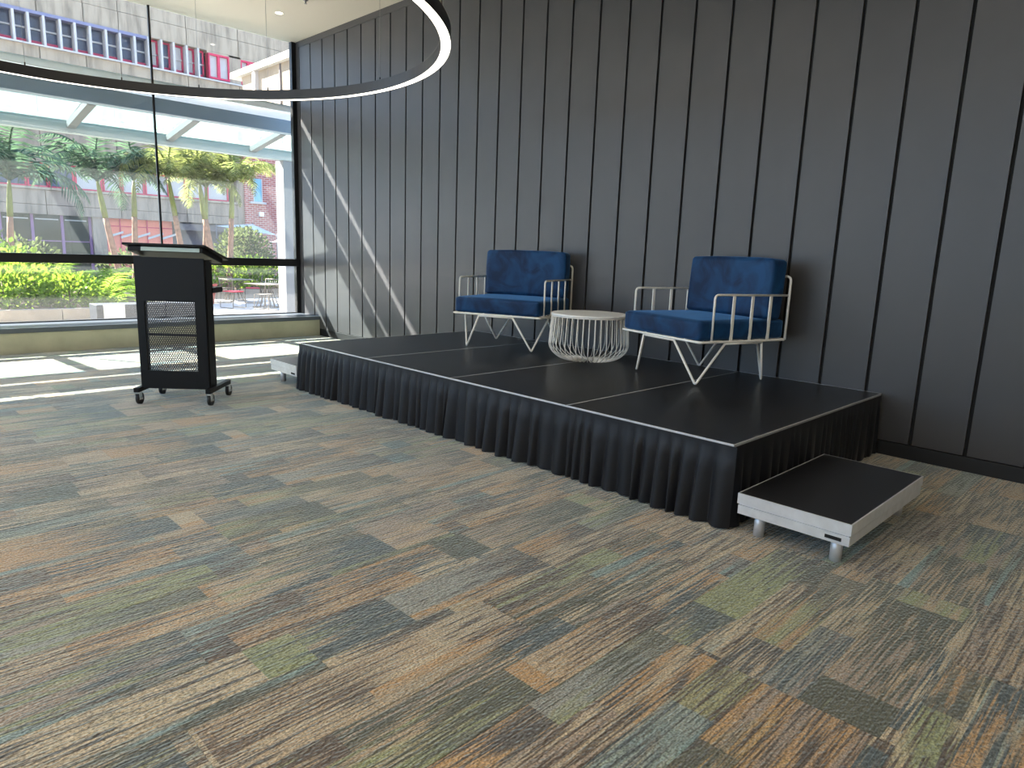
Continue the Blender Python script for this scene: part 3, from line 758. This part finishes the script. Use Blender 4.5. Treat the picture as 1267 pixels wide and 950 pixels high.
# ------------------------------------------------------------------ planters and plants
p1 = thing('planter_bed', 'raised planting bed with a low pale concrete wall outside the windows', 'planter', (-9, -4, G))
yy = -8.0
while yy < .2-.05:
    y2 = min(.2, yy+1.02); B().box(-.18, 0, yy+4+.006, y2+4-.006, 0, .41).obj('wall_panel', M['planter'], p1, None, None, .006); yy = y2
B().box(-6.9, -.18, -4, 4.02, 0, .36).obj('soil', M['soil'], p1)
B().box(-6.9, -.18, 4.02, 4.2, 0, .41).obj('wall_panel', M['planter'], p1)
p2 = thing('planter_bed', 'far planting bed with palms in front of the concrete building', 'planter', (-18.5, 0, G))
B().box(-2.5, 2.4, -8, 9, 0, .22).obj('soil', M['soil'], p2)
for i in range(17): B().box(2.4, 2.55, -8+i+.008, -7+i-.008, 0, .28).obj('wall_panel', M['planter'], p2)

def frond_mesh(name, m, L, droop, w, n=26, seed=0, lift=.9, fold=.55, strip=.034):
    r = random.Random(seed); b = B(); pts = []
    for i in range(n+1):
        t = i/n; a = lift-droop*t**1.25
        pts.append((pts[-1][0]+L/n*math.cos(a), 0, pts[-1][2]+L/n*math.sin(a)) if i else (0, 0, 0))
    b.tube(pts, [max(.003, .016*L*(1-.9*i/n)) for i in range(n+1)], 5)
    for i in range(3, n+1):
        t = i/n; wl = w*math.sin(PI*(.12+.85*t))**.7*r.uniform(.85, 1.1); p = Vector(pts[i]); tg = (Vector(pts[i])-Vector(pts[i-1])).normalized()
        for s in (-1, 1):
            d = (Vector((0, s, 0))*.8+tg*.55+Vector((0, 0, -fold*r.uniform(.5, 1.4)))).normalized()
            tip = p+d*wl; mid = p+d*wl*.5+Vector((0, 0, wl*.09)); q = tg*strip*L*.35
            b.add([p-q, p+q, mid+q, tip, mid-q], [(0, 1, 2, 4), (4, 2, 3)], False)
    return b.mesh(name, m)
F_SHADE = [frond_mesh('frond', M['frond_shade_tone'], 1.9, d, .52, seed=i) for i, d in enumerate((1.5, 1.9, 2.3))]
F_SUN = [frond_mesh('frond', M['frond_sun_tone'], 1.8, d, .48, seed=i+9) for i, d in enumerate((1.5, 1.9, 2.3))]
def palm(label, base, top, kind, size=1.0, n=15, seed=1, rt=.085, gz=-.09):
    rt *= .78; r = random.Random(seed); t = thing('palm_tree', label, 'palm tree', (base[0], base[1], gz), 0, 'palms in the courtyard beds')
    bx_, by_ = 0, 0; tx, ty, tz = top[0]-base[0], top[1]-base[1], top[2]-gz
    pts = []
    for i in range(13):
        s = i/12; e = s**.75 if abs(ty) > .2 else s
        pts.append((tx*e, ty*e, tz*s))
    k = 8
    rad = [rt*(1.25-.45*(i/12)) if i > 1 else rt*1.55 for i in range(13)]
    B().tube(pts[:k+1], rad[:k+1], 10).obj('trunk', M['trunk'], t)
    B().tube(pts[k:], [rad[k]*1.02, rad[9]*1.08, rad[10], rad[11]*.85, rad[12]*.5], 10).obj('crownshaft', M['shaft'], t)
    FM = F_SHADE if kind == 'd' else F_SUN
    for i in range(n):
        a = 2*PI*i/n*1.618*n/ n + i*2.399; o = link('frond', FM[r.randrange(3)], t, (tx, ty, tz-.02), (0, r.uniform(-.55, .35) - (.35 if i % 4 == 0 else 0), a))
        s = size*r.uniform(.85, 1.12); o.scale = (s, s, s)
palm('shade-toned dark green palm furthest left, its straight trunk nearest the left picture edge', (-15, -1.66), (-15, -1.50, 2.55), 'd', 1.08, 17, 1, .085)
palm('shade-toned dark green palm with a leaning trunk, second from the left', (-17, 1.42), (-17, .86, 2.85), 'd', 1.05, 17, 2, .10, -.23)
palm('shade-toned dark palm with an upright trunk, just left of the sun-toned yellow-green palms', (-17.6, 1.86), (-17.6, 1.98, 2.98), 'd', .98, 15, 3, .10, -.23)
palm('sun-toned yellow-green palm with a leaning trunk directly behind the glass joint', (-17, 3.28), (-17, 2.76, 3.12), 'y', 1.08, 17, 4, .10, -.23)
palm('sun-toned yellow-green palm leaning left above the lectern top', (-17, 4.15), (-17, 3.66, 3.05), 'y', 1.05, 16, 5, .12, -.23)
palm('thin sun-toned yellow-green palm half hidden behind the leaning one', (-17.9, 3.95), (-17.9, 4.22, 3.0), 'y', .95, 13, 6, .09, -.23)
palm('sun-toned yellow-green palm nearest the brick building', (-17, 4.42), (-17, 4.69, 3.15), 'y', 1.1, 18, 7, .105, -.23)

def leafy(b, n, cx, cy, cz, rx, ry, rz, size, seed):
    r = random.Random(seed)
    for _ in range(n):
        while 1:
            u = Vector((r.uniform(-1, 1), r.uniform(-1, 1), r.uniform(-.6, 1)))
            if .3 < u.length < 1: break
        p = Vector((cx+u.x*rx, cy+u.y*ry, cz+u.z*rz))
        d = (u+Vector((r.uniform(-.6, .6), r.uniform(-.6, .6), r.uniform(-.3, .8)))).normalized(); s = size*r.uniform(.6, 1.3)
        q = d.cross(Vector((r.uniform(-1, 1), r.uniform(-1, 1), r.uniform(-1, 1)))).normalized()*s*.32
        b.add([p, p+d*s*.5+q, p+d*s, p+d*s*.5-q], [(0, 1, 2, 3)])
def shrub(label, loc, rx, ry, rz, n, size, m, seed):
    t = thing('shrub', label, 'shrub', loc); b = B(); leafy(b, n, 0, 0, rz*.55, rx, ry, rz*.75, size, seed)
    o = b.obj('foliage', M[m], t); o['kind'] = 'stuff'
    s = B(); r = random.Random(seed)
    for i in range(5): a = r.uniform(0, 6.28); s.tube([(0, 0, 0), (rx*.3*math.cos(a), ry*.3*math.sin(a), rz*.4), (rx*.6*math.cos(a), ry*.6*math.sin(a), rz*.8)], [.02, .014, .006], 5)
    s.obj('stems', M['twig'], t)
def fernplant(label, loc, L, n, m, seed):
    r = random.Random(seed); t = thing('fern', label, 'fern', loc, 0)
    ms = [frond_mesh('frond', M[m], L, d, L*.26, 18, seed+i, 1.15, .25, .05) for i, d in enumerate((1.3, 1.8))]
    for i in range(n):
        o = link('frond', ms[i % 2], t, (r.uniform(-.1, .1), r.uniform(-.1, .1), 0), (0, r.uniform(-.3, .5), i*2.399)); s = r.uniform(.7, 1.15); o.scale = (s, s, s)
zs = -.09
shrub('leafy lime-green shrub at the left picture edge, low in the near bed', (-9.9, -2.55, zs), .75, .8, .62, 1500, .12, 'hedge', 1)
shrub('leafy green shrub in the near bed, right of the shrub at the picture edge', (-9.85, -1.55, zs), .6, .55, .5, 900, .11, 'hedge', 2)
shrub('tall lime-green shrub at the back of the near bed, left of the ferns', (-11.8, -2.6, zs), .9, 1.2, .95, 1400, .14, 'hedge', 3)
fernplant('bright fern in the near bed, arching over the bed wall left of the lectern', (-9.75, -.95, zs), .85, 16, 'fern', 4)
fernplant('bright fern in the near bed, directly behind the dark bench', (-10.0, -.15, zs), .85, 16, 'fern', 5)
fernplant('broad bright fern in the middle of the near bed', (-10.9, -.75, zs), 1.15, 18, 'fern', 6)
fernplant('broad bright fern at the back of the near bed, left of the lectern', (-12.2, -.2, zs), 1.25, 18, 'fern', 7)
fernplant('broad bright fern at the back of the near bed, behind the lime shrubs', (-12.4, -1.3, zs), 1.25, 18, 'fern', 8)
zf = -.23
shrub('rounded olive-green bush between the palm trunks and the canopy post', (-18.4, 5.6, zf), 1.0, 1.0, 1.55, 2400, .15, 'bush', 9)
shrub('low dark olive bush in the far bed, behind the leaning palm trunks', (-19.4, 2.9, zf), 1.0, 1.6, .95, 1500, .15, 'bush', 10)
shrub('low yellow-green shrub in the far bed, behind the cafe tables', (-16.9, 5.2, zf), .5, 1.0, .8, 1100, .14, 'hedge', 11)
shrub('low yellow-green shrub in the far bed, behind the canopy post', (-16.9, 7.1, zf), .5, .9, .9, 1000, .14, 'hedge', 12)
shrub('low yellow-green shrub in the far bed, right of the lectern top', (-16.9, 3.75, zf), .45, .5, .75, 700, .13, 'hedge', 13)
shrub('green shrub in the far bed, under the leftmost palms', (-18.2, -1.4, zf), .8, 1.6, 1.2, 1500, .15, 'bush', 14)

# bench box outside
bn = thing('bench', 'long charcoal bench with a pale end panel in front of the near bed', 'bench', (-7.6, -.95, G))
B().box(-.22, .22, -.78, .95, .05, .60).obj('body', M['bench'], bn, None, None, .01)
B().box(.222, .234, -.68, -.36, .06, .60).obj('front_panel', M['roof'], bn)
for s in (-.7, .85): B().box(-.2, .2, s-.05, s+.05, 0, .05).obj('foot', M['bench'], bn)

# cafe tables and chairs
def cafe_table(label, x, y, rz):
    t = thing('cafe_table', label, 'table', (x, y, G), rz, 'wire cafe tables in the courtyard')
    B().box(-.42, .42, -.42, .42, .625, .645).obj('tabletop', M['cafetop'], t, None, None, .004)
    for i in range(12):
        a = 2*PI*i/12
        def sq(r): c, s = math.cos(a), math.sin(a); k = r/max(abs(c), abs(s)); return c*k, s*k
        p0, p1, p2 = sq(.27), sq(.10), sq(.36)
        B().tube([(*p0, .0), (*p1, .50), (*p2, .627)], .010, 5).obj('strut', M['cafe'], t)
    B().tube(fillet([(-.27, 0, .01), (-.27, -.27, .01), (.27, -.27, .01), (.27, .27, .01), (-.27, .27, .01), (-.27, .01, .01)], .02, 3), .012, 6).obj('base_ring', M['cafe'], t)
def cafe_chair(label, x, y, rz, pad=True):
    t = thing('cafe_chair', label, 'chair', (x, y, G), rz, 'wire cafe chairs in the courtyard')
    for s in (-.21, .21): B().tube(fillet([(s, .2, .42), (s, -.22, .42), (s, -.24, .012), (s, .24, .012), (s, .2, .42), (s, .26, .80)], .03, 3), .010, 5).obj('side_frame', M['cafe'], t)
    sb = B(); bb = B()
    for k in range(7): yv = -.2+k*.065; sb.tube([(-.21, yv, .42), (.21, yv, .42)], .005, 4)
    for k in range(7): xv = -.18+k*.06; bb.tube([(xv, .2, .42), (xv, .26, .80)], .005, 4)
    bb.tube([(-.21, .26, .80), (.21, .26, .80)], .010, 5)
    sb.obj('seat_wires', M['cafe'], t); bb.obj('back_wires', M['cafe'], t)
    if pad: B().box(-.18, .18, -.2, .18, .426, .45).obj('seat_pad', M['redpad'], t)
cafe_table('pale wire cafe table nearest the white canopy post', -12.6, 3.66, .3)
cafe_table('pale wire cafe table further back, behind the nearer cafe table', -15.2, 3.85, .1)
cafe_chair('wire cafe chair with a red pad, left of the nearer cafe table', -12.75, 2.78, 1.9)
cafe_chair('bare wire cafe chair in front of the nearer cafe table', -11.75, 3.25, .5, False)
cafe_chair('bare wire cafe chair left of the further cafe table', -14.5, 3.25, 2.6, False)
cafe_chair('wire cafe chair with a red pad, between the two cafe tables', -14.1, 3.95, -.4)
pt = thing('plant_pot', 'terracotta red pot beside the lectern edge, far across the courtyard', 'pot', (-14.2, 2.72, G))
B().lathe([(.12, 0), (.2, .5), (.22, .5), (.22, .56), (.18, .56), (.17, .48)], 20).obj('pot_body', M['terra'], pt)
bb = B(); leafy(bb, 120, 0, 0, .62, .2, .2, .25, .14, 3); o = bb.obj('foliage', M['hedge'], pt); o['kind'] = 'stuff'
